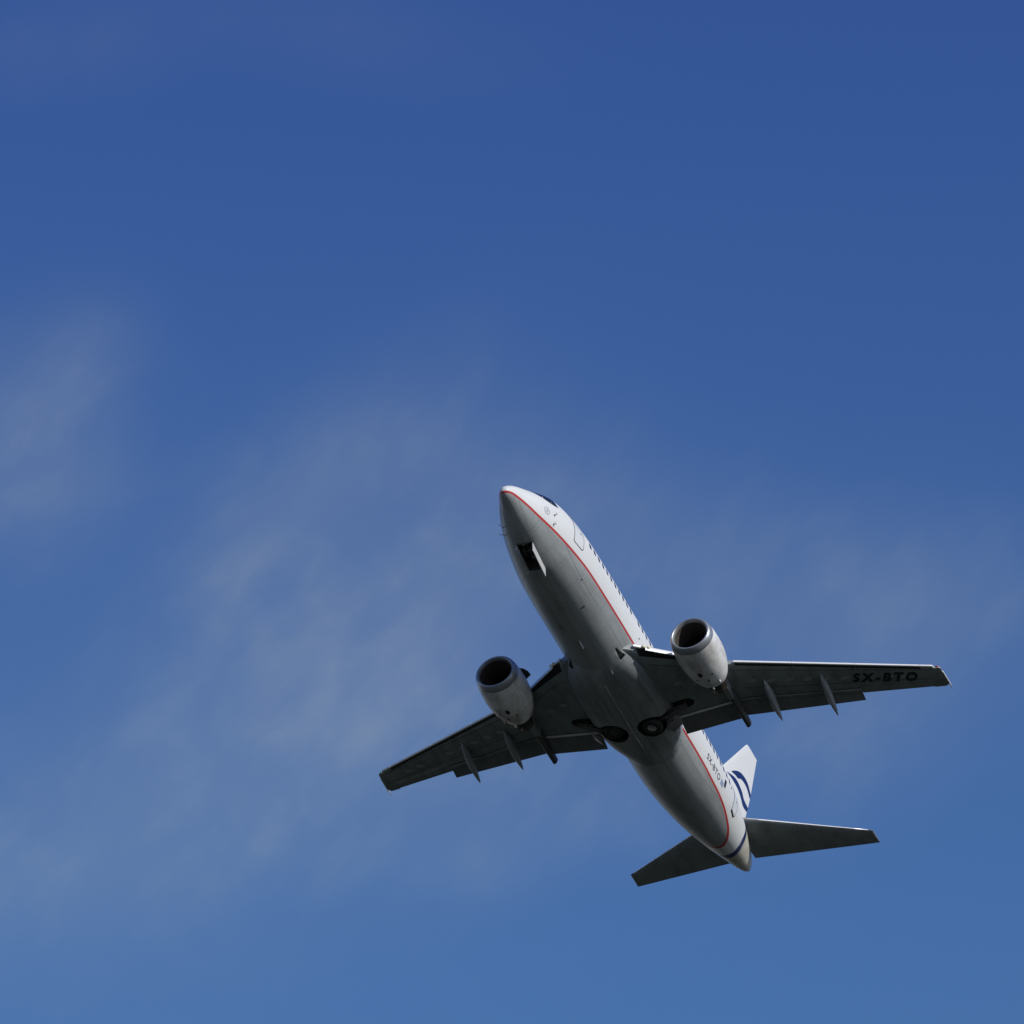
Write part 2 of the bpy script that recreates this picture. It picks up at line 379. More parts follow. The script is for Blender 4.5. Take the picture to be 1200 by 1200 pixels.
def skin_loop(outline, cx, cz, side, off, w):
    """thin closed strip following an outline on the skin"""
    n = len(outline); vs = []; fs = []
    for (a, b) in outline:
        l = sqrt(a*a+b*b); 
        vs.append(surfpt(cx+a, cz+b, side, off)); vs.append(surfpt(cx+a-w*(1 if a > 0 else -1)*min(1, abs(a)/.05), cz+b-w*(1 if b > 0 else -1)*min(1, abs(b)/.05), side, off))
    for k in range(n): a = 2*k; b = 2*((k+1) % n); fs.append((a, b, b+1, a+1))
    return vs, fs
def patch(name, geo, m, parent=fus):
    return link(name, fixn(mesh(*geo)), m, parent)

# cabin windows, both sides
proto = {}
for side in (-1, 1):
    for i in range(38):
        if i == 11: continue
        x = 6.35+.508*i
        o = patch('cabin_window', skin_patch(rrect(.115, .165, .09), x, .56, side, .006), M['glass'])
# doors
def cabin_door(cx, hw, zb_, zt_, side, bar=False):
    cz = (zb_+zt_)/2; hh = (zt_-zb_)/2; ol = rrect(hw, hh, .14, 6)
    dense = []
    for i in range(len(ol)):
        a, b = ol[i], ol[(i+1) % len(ol)]; L = max(1, int(sqrt((a[0]-b[0])**2+(a[1]-b[1])**2)/.12))
        for k in range(L): dense.append((a[0]+(b[0]-a[0])*k/L, a[1]+(b[1]-a[1])*k/L))
    d = patch('cabin_door', skin_patch(dense, cx, cz, side, .010, 8), M['door'])
    g = patch('door_seal', skin_loop([(a*1.05, b*1.02) for a, b in dense], cx, cz, side, .014, .034), M['line'], fus)
    hnd = patch('door_handle', skin_patch(rrect(.09, .03, .02), cx+hw*.4, cz-.1, side, .016), M['line'], fus)
    if bar:
        patch('door_sill', skin_patch(rrect(.30, .05, .03), cx-.05, zb_-.02, side, .02), M['ink'], fus)
    return d
cabin_door(5.18, .44, -.28, 1.55, -1); cabin_door(5.18, .42, -.28, 1.4, 1)
cabin_door(26.5, .36, -.33, 1.35, -1, True); cabin_door(26.5, .36, -.33, 1.3, 1)
# cockpit glazing: outlines in x, z on the nose
for side in (-1, 1):
    for pts in ([(1.75, .62), (2.36, .56), (2.56, .98), (2.1, .88)], [(2.40, .55), (2.92, .55), (2.98, 1.16), (2.60, 1.04)], [(2.95, .56), (3.42, .68), (3.36, 1.2), (3.01, 1.18)]):
        cx = sum(p[0] for p in pts)/4; cz = sum(p[1] for p in pts)/4
        ol = []
        for i in range(4):
            a, b = pts[i], pts[(i+1) % 4]
            for k in range(5): ol.append((a[0]+(b[0]-a[0])*k/5-cx, a[1]+(b[1]-a[1])*k/5-cz))
        patch('cockpit_window', skin_patch(ol, cx, cz, side, .008, 4), M['glass'])
# registration on the rear fuselage, both sides
def fus_text(side):
    me = text_mesh('SX-BTO', 1, bold=.01, space=1.15)
    x0, x1 = 21.80, 23.72
    for v in me.vertices:
        u, w = v.co.x, v.co.y
        x = x0+(x1-x0)*u if side < 0 else x1-(x1-x0)*u
        v.co = surfpt(x, -.50+.31*w, side, .008)
    link('registration_lettering', me, mat('dark_grey_marking', (.05, .055, .07), .5), fus, False)
for s in (-1, 1): fus_text(s)
for s in (-1, 1): patch('flag_marking', skin_patch(rrect(.2, .13, .01), 24.1, -.33, s, .008), M['flag'])
patch('service_panel', skin_patch(rrect(.13, .2, .03), 24.5, -.08, -1, .008), M['ink'])
patch('service_panel', skin_patch(rrect(.05, .07, .03), 25.5, .42, -1, .008), M['bluem'])
# round grey marking near the nose, with a five-spoked centre
def ring_mark(side, cx, cz, r):
    vs, fs = [], []; n = 40
    for k in range(n):
        a = 2*pi*k/n; vs += [surfpt(cx+r*cos(a), cz+r*sin(a), side, .007), surfpt(cx+r*.82*cos(a), cz+r*.82*sin(a), side, .007)]
    for k in range(n): a = 2*k; b = 2*((k+1) % n); fs.append((a, b, b+1, a+1))
    for k in range(5):
        a = 2*pi*k/5+.3; o = len(vs)
        for rr_, da in ((.1, -.9), (.6, -.12), (.6, .12), (.1, .9)): vs.append(surfpt(cx+r*rr_*cos(a+da), cz+r*rr_*sin(a+da), side, .007))
        fs.append((o, o+1, o+2, o+3))
    patch('round_marking', (vs, fs), M['pale'])
for s in (-1, 1): ring_mark(s, 2.50, -.14, .2)
# probes and small marks on the port nose
for (x, z) in ((3.05, -.02), (3.12, -.5)):
    for s in (-1, 1):
        p = Vector(surfpt(x, z, s)); q = Vector(surfpt(x, z, s, .13))
        patch('air_data_probe', join(tube([p, q, q+Vector((-.16, 0, 0))], [.022, .018, .012], 8), skin_patch(rrect(.04, .05, .02), x, z, s, .006)), M['line'])
for (x, z) in ((1.95, -1.08), (2.45, -1.14)):      # two blades standing off the starboard side of the nose
    p = Vector(surfpt(x, z, 1)); q = Vector(surfpt(x, z, 1, .16)); patch('air_data_probe', tube([p, q, q+Vector((-.12, 0, 0))], [.02, .016, .01], 8), M['line'])
patch('service_panel', skin_loop(rrect(.1, .1, .1), 6.5, -1.24, -1, .007, .03), M['pale'])
patch('drain_port', skin_patch(rrect(.06, .05, .03), 6.47, -1.24, -1, .008), M['line'])
patch('drain_port', skin_patch(rrect(.07, .05, .03), 7.85, -1.70, -1, .008), M['line'])
patch('drain_port', skin_patch(rrect(.05, .05, .03), 12.55, -.25, -1, .008), M['line'])
def blade(x, y, z, ln, h, th, m, name='blade_antenna', tip=.55):
    vs = [(x, y-th, z), (x+ln, y-th, z), (x+ln, y+th, z), (x, y+th, z), (x+ln*(1-tip), y-th*.4, z-h), (x+ln, y-th*.4, z-h), (x+ln, y+th*.4, z-h), (x+ln*(1-tip), y+th*.4, z-h)]
    fs = [(0, 3, 2, 1), (4, 5, 6, 7), (0, 1, 5, 4), (1, 2, 6, 5), (2, 3, 7, 6), (3, 0, 4, 7)]
    o = link(name, bevel(mesh(vs, fs), .008), m, fus); return auto(o, 30)
blade(9.8, -.02, -1.99, .55, .13, .02, M['white'])
blade(12.1, -.72, -2.13, .30, .14, .02, M['steel'], 'drain_mast')
blade(7.2, 0, -1.985, .16, .05, .03, M['line'], 'drain_mast')
blade(8.6, .5, -1.90, .2, .07, .02, M['line'], 'drain_mast')
blade(15.0, 0, 2.0, .5, -.3, .02, M['white']); blade(9.0, 0, 2.0, .5, -.3, .02, M['white'])

# wing-to-body fairing
def fairing():
    st = [(11.5, 1.40, -1.70, 2.2), (11.9, 1.52, -1.92, 2.3), (12.3, 1.68, -2.04, 2.4), (12.8, 1.85, -2.11, 2.5), (13.6, 2.0, -2.15, 2.6), (15, 2.06, -2.16, 2.7), (17.4, 2.0, -2.15, 2.7), (18.4, 1.86, -2.11, 2.5), (18.9, 1.70, -2.08, 2.35), (19.4, 1.52, -2.04, 2.2), (19.9, 1.3, -1.99, 2.1), (20.3, 1.1, -1.92, 2.0)]
    f = [_pchip([a[0] for a in st], [a[i] for a in st]) for i in (1, 2, 3)]
    rings = []; n = 48
    for i in range(91):
        x = 11.5+8.8*i/90; w, zb, e = (g(x) for g in f); top = -.95
        r = []
        for j in range(n+1):
            t = -pi/2+pi*j/n
            r.append((x, w*abs(sin(t))**(2/e)*(1 if t > 0 else -1), top+(zb-top)*abs(cos(t))**(2/e)))
        rings.append(r)
    vs, fs = loft(rings); return link('belly_fairing', fixn(mesh(vs, fs)), M['grey'], jet)
bf = fairing()
# keel ridge between the wheel wells
vs, fs = tube([(13.2, 0, -2.12), (13.8, 0, -2.2), (17.6, 0, -2.2), (18.8, 0, -2.1)], [.03, .06, .06, .03], 10); link('keel_beam', fixn(mesh(vs, fs)), M['grey'], jet)
for s in (-1, 1):      # air inlets at the front of the fairing
    z0 = 0
    pts = [(11.35, -1.60), (12.12, -1.33), (12.02, -1.66)]
    vs = [(11.35, s*1.25, -1.66), (12.05, s*1.44, -1.52), (12.08, s*1.24, -1.80), (11.35, s*1.10, -1.45), (12.1, s*1.25, -1.32), (12.15, s*.98, -1.5)]
    c_ = link('air_inlet', fixn(mesh(vs, [(0, 1, 2), (3, 5, 4), (0, 3, 4, 1), (1, 4, 5, 2), (2, 5, 3, 0)])), M['shade'], None, False)
    c_.name = 'inlet_cutter'
    cut(bf, c_); cut(fus, c_); bpy.data.objects.remove(c_)

# wheel wells and nose bay
def cutter(geo):
    return link('cutter', fixn(mesh(*geo)), M['shade'], None, False)
WX, WY, WZ = 16.9, .96, -2.1
for s in (-1, 1):
    c_ = cutter(tube([(WX, s*WY, -2.6), (WX, s*WY, -1.55)], [.70, .70], 40)); cut(bf, c_); cut(fus, c_); bpy.data.objects.remove(c_)
    c_ = cutter(box_v(WX-.42, WX+.05, min(s*1.3, s*2.6), max(s*1.3, s*2.6), -2.5, -1.55)); cut(bf, c_); cut(fus, c_); bpy.data.objects.remove(c_)
c_ = cutter(box_v(2.85, 4.5, -.36, .40, -2.4, -1.05)); c_.data.materials[0] = M['bay']; cut(fus, c_); bpy.data.objects.remove(c_)

# nose gear, folding forward into its bay
ng = bpy.data.objects.new('nose_landing_gear', None); C.objects.link(ng); ng.parent = jet
def wheel(cx, cy, cz, axis, r, w, parent, hm='hub'):
    """tyre with rim, axis a unit vector"""
    ax = Vector(axis).normalized(); a = ax.orthogonal().normalized(); b = ax.cross(a); c = Vector((cx, cy, cz))
    def ringprof(prof, n=36): return loft([[c+ax*t+q*(cos(2*pi*k/n)*a+sin(2*pi*k/n)*b) for k in range(n)] for t, q in prof], True, (False, False))
    ty = link('wheel', fixn(mesh(*ringprof([(-w*.30, r*.40), (-w*.44, r*.5), (-w*.5, r*.78), (-w*.42, r*.93), (-w*.25, r), (w*.25, r), (w*.42, r*.93), (w*.5, r*.78), (w*.44, r*.5), (w*.30, r*.40), (-w*.30, r*.40)]))), M['tyre'], parent)
    hb = link('wheel_hub', fixn(mesh(*loft([[c+ax*t+q*(cos(2*pi*k/36)*a+sin(2*pi*k/36)*b) for k in range(36)] for t, q in [(-w*.2, .02), (-w*.3, r*.2), (-w*.36, r*.22), (-w*.34, r*.42), (-w*.4, r*.45), (-w*.2, r*.46), (w*.2, r*.46), (w*.4, r*.45), (w*.34, r*.42), (w*.36, r*.22), (w*.3, r*.2), (w*.2, .02)]]))), M[hm], parent)
    return ty
for s in (-1, 1): wheel(3.5, .02+s*.17, -1.42, (0, 1, 0), .30, .19, ng)
link('strut', fixn(mesh(*join(tube([(4.4, .02, -1.3), (3.95, .02, -1.38), (3.5, .02, -1.42)], [.09, .09, .06], 14), tube([(3.5, -.2, -1.42), (3.5, .24, -1.42)], [.05, .05], 12), tube([(3.95, .02, -1.42), (3.1, .12, -1.2)], [.04, .035], 10), tube([(4.3, -.2, -1.35), (3.9, .02, -1.42), (4.3, .24, -1.35)], [.03, .04, .03], 8)))), M['nstrut'], ng)
link('taxi_lamp', fixn(mesh(*tube([(3.0, .14, -1.46), (3.04, .14, -1.42), (3.12, .14, -1.38)], [.07, .075, .03], 16))), M['steel'], ng)
def gear_door(s, y, x0, x1, ztop, h, th=.02, splay=.05):
    vs = []; 
    for x in (x0, x1):
        zt_ = sec(x)[0]+.02 if ztop is None else ztop
        for z, yy in ((zt_, y), (zt_-h, y+s*splay)):
            vs += [(x, yy-th, z), (x, yy+th, z)]
    fs = [(0, 1, 3, 2), (4, 6, 7, 5), (0, 4, 5, 1), (2, 3, 7, 6), (0, 2, 6, 4), (1, 5, 7, 3)]
    o = link('gear_door', bevel(mesh(vs, fs), .006, 1), M['doorg'], ng); auto(o, 30); return o
gear_door(-1, -.385, 2.86, 4.5, None, .50); gear_door(1, .42, 2.86, 4.5, None, .22)

# main gear, wheels lying in the open wells
for s in (-1, 1):
    mg = bpy.data.objects.new('main_landing_gear', None); C.objects.link(mg); mg.parent = jet
    wheel(WX, s*WY, WZ+(.08 if s < 0 else .26), (0.02, s*.10, 1), .51, .34, mg, 'hub' if s < 0 else 'hub_shaded')
    link('strut', fixn(mesh(*join(tube([(WX-.12, s*1.0, -1.9), (WX-.15, s*1.8, -1.72), (WX-.25, s*2.75, -1.30)], [.09, .11, .12], 14),
        tube([(WX-.38, s*1.75, -1.7), (WX-.35, s*2.75, -1.3)], [.05, .05], 10), tube([(WX-.0, s*1.6, -1.85), (WX-.1, s*2.4, -1.5)], [.04, .04], 10),
        tube([(WX-.2, s*1.45, -1.92), (WX-.2, s*1.95, -1.85)], [.03, .03], 8)))), M['strut'], mg)
    vs = [(WX+.12, s*1.72, -2.06), (WX+.75, s*1.80, -2.02), (WX+.72, s*2.25, -1.62), (WX+.12, s*2.25, -1.62)]
    vs2 = [(x, y, z+.03) for x, y, z in vs]
    link('gear_door', bevel(mesh(vs+vs2, [(0, 1, 2, 3), (7, 6, 5, 4), (0, 4, 5, 1), (1, 5, 6, 2), (2, 6, 7, 3), (3, 7, 4, 0)]), .008, 1), M['flap'], mg)

# ---------------------------------------------------------------- wings
LEX = [(1.0, 11.30), (1.9, 12.0), (4.9, 14.55), (14.06, 19.24), (14.4, 19.42)]
TEX = [(1.0, 18.15), (5.2, 18.10), (14.06, 20.85), (14.4, 20.95)]      # clean trailing edge
CVX = [(1.0, 17.50), (5.2, 17.55), (10.5, 19.28)]                        # where the lower skin stops ahead of the flaps
def zw(y): return -1.12+.123*(abs(y)-1.88)
def thick(y): return .145-.045*min(1, (abs(y)-1)/10)
def af(t):        # NACA half thickness per unit chord, unit max thickness
    return 5*(.2969*sqrt(max(t, 0))-.126*t-.3516*t*t+.2843*t**3-.1036*t**4)
def z_lo(x, y):
    y = abs(y); le = interp(LEX, y); te = interp(TEX, y); c = te-le; t = max(0, min(1, (x-le)/c))
    return zw(y)-af(t)*thick(y)*c*.80
def z_up(x, y):
    y = abs(y); le = interp(LEX, y); te = interp(TEX, y); c = te-le; t = max(0, min(1, (x-le)/c))
    return zw(y)+af(t)*thick(y)*c*1.05+.01
def wing_ring(y, s, slatcut=.0):
    le = interp(LEX, y)+slatcut; te = interp(TEX, y); n = 22
    if y < 10.52: lo_end = interp(CVX, y); up_end = te-(.25 if y < 10.4 else .02)
    elif y < 13.7: lo_end = te-.27*(te-interp(LEX, y)); up_end = lo_end
    else: lo_end = te; up_end = te
    r = []
    for i in range(n+1):
        t = (i/n)**1.8; x = le+(lo_end-le)*t
        z = z_lo(x, y)
        if slatcut and i == 0: z = zw(y)
        r.append((x, s*y, z))
    zz = z_up(up_end, y)
    r.append((lo_end+.01, s*y, min(z_up(lo_end, y)-.04, z_lo(lo_end, y)+.22)))
    for i in range(n, 0, -1):
        t = (i/n)**1.8; x = le+(up_end-le)*t; r.append((x, s*y, z_up(x, y)))
    return r
def make_wing(s):
    ys = [1.0, 1.9, 2.6, 3.4, 4.2, 4.9, 5.6, 6.5, 7.5, 8.5, 9.5, 10.50, 10.53, 11.5, 12.5, 13.4, 13.68, 13.72, 14.0, 14.2]
    rings = [wing_ring(y, s, .13) for y in ys]
    # rounded tip
    last = ys[-1]
    for dy, f in ((.08, .93), (.14, .75), (.18, .45), (.20, .12)):
        base = wing_ring(last, s, .13); cx = 20.2
        rings.append([(cx+(p[0]-cx)*(1-(1-f)*.25), s*(last+dy), zw(last)+(p[2]-zw(last))*f+.01) for p in base])
    vs, fs = loft(rings)
    w = link('wing', fixn(mesh(vs, fs)), M['wing'], jet); auto(w, 35)
    # slats: bright nose pieces standing just ahead of the wing
    def slat(y0, y1, nm='leading_edge_slat', m_='slat'):
        rr = []
        for i in range(9):
            y = y0+(y1-y0)*i/8; le = interp(LEX, y); z0 = zw(y)-.035; c = interp(TEX, y)-le; k = c/4.0
            prof = [(.07, -.035*k-.0), (.02, -.035*k-.005), (-.02, -.02*k-.01), (-.037, .0), (-.037, .05), (.0, .06*k+.03), (.10, .08*k+.04), (.38, .115*k+.05), (.38, .10*k+.04), (.14, .03), (.10, .0)]
            rr.append([(le+a, s*y, z0+b) for a, b in prof])
        o = link(nm, fixn(mesh(*loft(rr))), M[m_], w); auto(o, 45); return o
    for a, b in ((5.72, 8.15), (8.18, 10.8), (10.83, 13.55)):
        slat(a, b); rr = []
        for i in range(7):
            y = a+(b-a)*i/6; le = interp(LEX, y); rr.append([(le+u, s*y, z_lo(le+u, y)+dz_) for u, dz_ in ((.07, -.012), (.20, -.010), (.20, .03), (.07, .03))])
        link('slat_shade_strip', fixn(mesh(*loft(rr))), M['shade'], w, False)  # black strip laid on the lower skin as the shade under the slat
    slat(13.58, 14.1, 'wingtip_leading_edge')
    # Krueger flap inboard of the engine, hanging from the nose of the wing
    rr = []
    for i in range(9):
        y = 2.35+(4.25-2.35)*i/8; le = interp(LEX, y); z = zw(y)
        rr.append([(le-.02, s*y, z+.07), (le-.13, s*y, z-.05), (le-.14, s*y, z-.15), (le-.11, s*y, z-.20), (le-.05, s*y, z-.16), (le+.06, s*y, z+.0)])
    auto(link('krueger_flap', fixn(mesh(*loft(rr))), M['slat'], w), 45)
    rr = []                                   # root glove nose
    for i in range(5):
        y = 1.86+(2.33-1.86)*i/4; le = interp(LEX, y); z = zw(y)
        rr.append([(le-.0, s*y, z+.12), (le-.08, s*y, z+.04), (le-.06, s*y, z-.05), (le+.05, s*y, z-.09), (le+.3, s*y, z-.10), (le+.3, s*y, z+.12)])
    auto(link('root_leading_edge', fixn(mesh(*loft(rr))), M['white'], w), 45)
    rr = []                                   # black strip standing in for the shade behind the Krueger flap
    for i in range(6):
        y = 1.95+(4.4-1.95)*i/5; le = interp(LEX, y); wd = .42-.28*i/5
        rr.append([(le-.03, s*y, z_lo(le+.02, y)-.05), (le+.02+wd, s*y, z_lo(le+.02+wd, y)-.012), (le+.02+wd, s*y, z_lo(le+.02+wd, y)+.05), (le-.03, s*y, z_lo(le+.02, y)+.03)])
    link('krueger_shade_strip', fixn(mesh(*loft(rr))), M['shade'], w, False)
    for y in (2.28, 2.46):
        le = interp(LEX, y); o = link('landing_light', fixn(mesh(*tube([(le-.20, s*y, zw(y)-.02), (le-.14, s*y, zw(y)-.02), (le-.02, s*y, zw(y)-.02)], [.075, .09, .04], 20))), M['lamp'], w)
    # flaps: each with its fore element
    def zf(y): return z_lo(interp(CVX, min(y, 10.5)), y)
    def flap(y0, y1, te_tab, dz_tab, chf):
        mid, fore = [], []
        for i in range(9):
            y = y0+(y1-y0)*i/8; cv = interp(CVX, y); te = interp(te_tab, y); zt_ = interp(dz_tab, y); z0 = zf(y)
            le = cv+.10; c = te-le; r = []; n = 12
            for k in range(n+1): t = (k/n)**1.5; r.append((le+c*t, s*y, (z0+.02)+(zt_-z0-.02)*t-af(t)*.055*c))
            for k in range(n-1, 0, -1): t = (k/n)**1.5; r.append((le+c*t, s*y, (z0+.02)+(zt_-z0-.02)*t+af(t)*.10*c+.01))
            mid.append(r)
            zz = z0-.035; fl = cv+.06+.0*y
            fore.append([(fl+.0, s*y, zz+.03), (fl+.02, s*y, zz-.02), (fl+.08, s*y, zz-.035), (fl+.20*chf, s*y, zz-.03), (fl+.22*chf, s*y, zz+.02), (fl+.1, s*y, zz+.05)])
        f = link('flap', fixn(mesh(*loft(mid))), M['flap'], w); auto(f, 50)
        g = link('flap_vane', fixn(mesh(*loft(fore))), M['slat'] if chf < .6 else M['flap'], w); auto(g, 50)  # inboard vane painted bright in place of its sky reflection
    teI = [(1.9, 18.70), (4.7, 18.72)]; teO = [(4.9, 18.66), (5.55, 18.72), (5.57, 18.84), (10.48, 20.12)]
    flap(2.02, 4.9, teI, [(1.9, -1.42), (4.7, -1.08)], .45)
    flap(4.94, 10.49, teO, [(4.9, -.98), (10.46, -.22)], 1.1)
    # aileron and its hinge line
    rr = []
    for i in range(7):
        y = 10.50+(13.71-10.50)*i/6; te = interp(TEX, y); c = te-interp(LEX, y); h = te-.27*c+.03; r = []
        for k in range(9): x = h+(te-h)*k/8; r.append((x, s*y, z_lo(x, y)-.0))
        for k in range(8, -1, -1): x = h+(te-h)*k/8; r.append((x, s*y, z_up(x, y)))
        rr.append(r)
    auto(link('aileron', fixn(mesh(*loft(rr))), M['wing'], w), 40)
    for fr, y0, y1 in ((.16, 2.2, 14.0), (.60, 5.6, 10.4), (.58, 10.6, 13.9)):
        rr = []
        for i in range(25):
            y = y0+(y1-y0)*i/24; le = interp(LEX, y); x = le+fr*(interp(TEX, y)-le)
            rr.append([(x-.014, s*y, z_lo(x, y)-.008), (x+.014, s*y, z_lo(x, y)-.008), (x+.014, s*y, z_lo(x, y)+.02), (x-.014, s*y, z_lo(x, y)+.02)])
        link('skin_seam', fixn(mesh(*loft(rr))), M['seam'], w, False)
    # flap track fairings
    def canoe(x0, x1, y, z0, z1, hw, hd, blunt=False):
        rr = []; n = 20
        for i in range(25):
            t = i/24; x = x0+(x1-x0)*t
            if blunt: f = min(1, (t/.35)**.8) if t < .35 else 1-.25*(t-.35)/.65
            else: f = sin(pi*min(1, t**.8*1.0))**.75 if 0 < t < 1 else .02
            f = max(f, .03); cz = z0+(z1-z0)*t
            top = min(z_lo(x, y)+.05, cz+hd) if x < interp(CVX, min(y, 10.5)) else cz+hd*.7*f
            cz2 = cz
            rr.append([(x, s*y+hw*f*sin(2*pi*k/n), cz2+(hd*f if cos(2*pi*k/n) < 0 else max(.02, (top-cz2) if not blunt else hd*.6*f))*cos(2*pi*k/n)) for k in range(n)])
        o = link('flap_track_fairing', fixn(mesh(*loft(rr))), M['track' if blunt else 'fair'], w); auto(o, 50)
    canoe(17.45, 20.05, 9.15, -.36, -.92, .155, .27)
    canoe(16.65, 19.32, 6.62, -.74, -1.20, .16, .30)
    canoe(15.9, 19.18, 4.95, -.95, -1.06, .19, .34, True)
    # tip light fairing
    vs, fs = tube([(19.55, s*14.30, zw(14.3)), (19.9, s*14.40, zw(14.3)), (20.9, s*14.43, zw(14.3)), (21.25, s*14.40, zw(14.3))], [.02, .04, .035, .012], 12)
    link('wingtip_fairing', fixn(mesh(vs, fs)), M['white'], w)
    vs, fs = tube([(19.42, s*14.20, zw(14.3)+.02), (19.5, s*14.27, zw(14.3)+.02), (19.7, s*14.36, zw(14.3)+.02)], [.03, .06, .04], 12)
    link('navigation_light', fixn(mesh(vs, fs)), mat('red_lens' if s < 0 else 'green_lens', (.4, .03, .02) if s < 0 else (.02, .25, .1), .15), w)
    vs, fs = tube([(20.9, s*13.2, zw(13.2)-.0), (21.02, s*13.2, zw(13.2)-.02)], [.012, .006], 6)
    # small hatches
    for (x, y) in [(interp(LEX, y)+.42*(interp(TEX, y)-interp(LEX, y)), y) for y in (2.9, 3.7, 6.1, 6.9, 7.7, 8.5, 9.3, 10.1, 12.0, 12.7)]:
        n = 20; vs = [(x+.13*cos(2*pi*k/n), s*(y+.22*sin(2*pi*k/n)), 0) for k in range(n)]; vs = [(a, b, z_lo(a, b)-.012) for a, b, _ in vs]
        link('access_panel', fixn(mesh(vs, [tuple(range(n))])), M['tank'], w, False)
    if s < 0:
        me = text_mesh('SX-BTO', 1, bold=.05, shear=0, space=1.4)
        A = Vector((18.71, -10.30)); B = Vector((19.94, -13.10)); U = Vector((-.63, -.28))
        for v in me.vertices:
            q = A+(B-A)*v.co.x+U*v.co.y; v.co = (q.x, q.y, z_lo(q.x, q.y)-.014)
        link('registration_lettering', me, M['ink'], w, False)
    return w
wings = [make_wing(s) for s in (-1, 1)]
for s, w in zip((-1, 1), wings):          # leg bays in the wing roots
    n = 14; p = [(WX-.50+.1*0, 1.2), (WX-.55, 2.4)]+[(WX-.20+.36*cos(a), 2.75+.36*sin(a)) for a in [pi+0-pi*k/n for k in range(n+1)]]+[(WX+.05, 1.2)]
    vs = [(x, s*y, z) for z in (-2.6, -1.12) for x, y in p]; m_ = len(p)
    c_ = cutter((vs, [tuple(range(m_)), tuple(range(2*m_-1, m_-1, -1))]+[(k, (k+1) % m_, m_+(k+1) % m_, m_+k) for k in range(m_)]))
    cut(w, c_); auto(w, 35); bpy.data.objects.remove(c_)

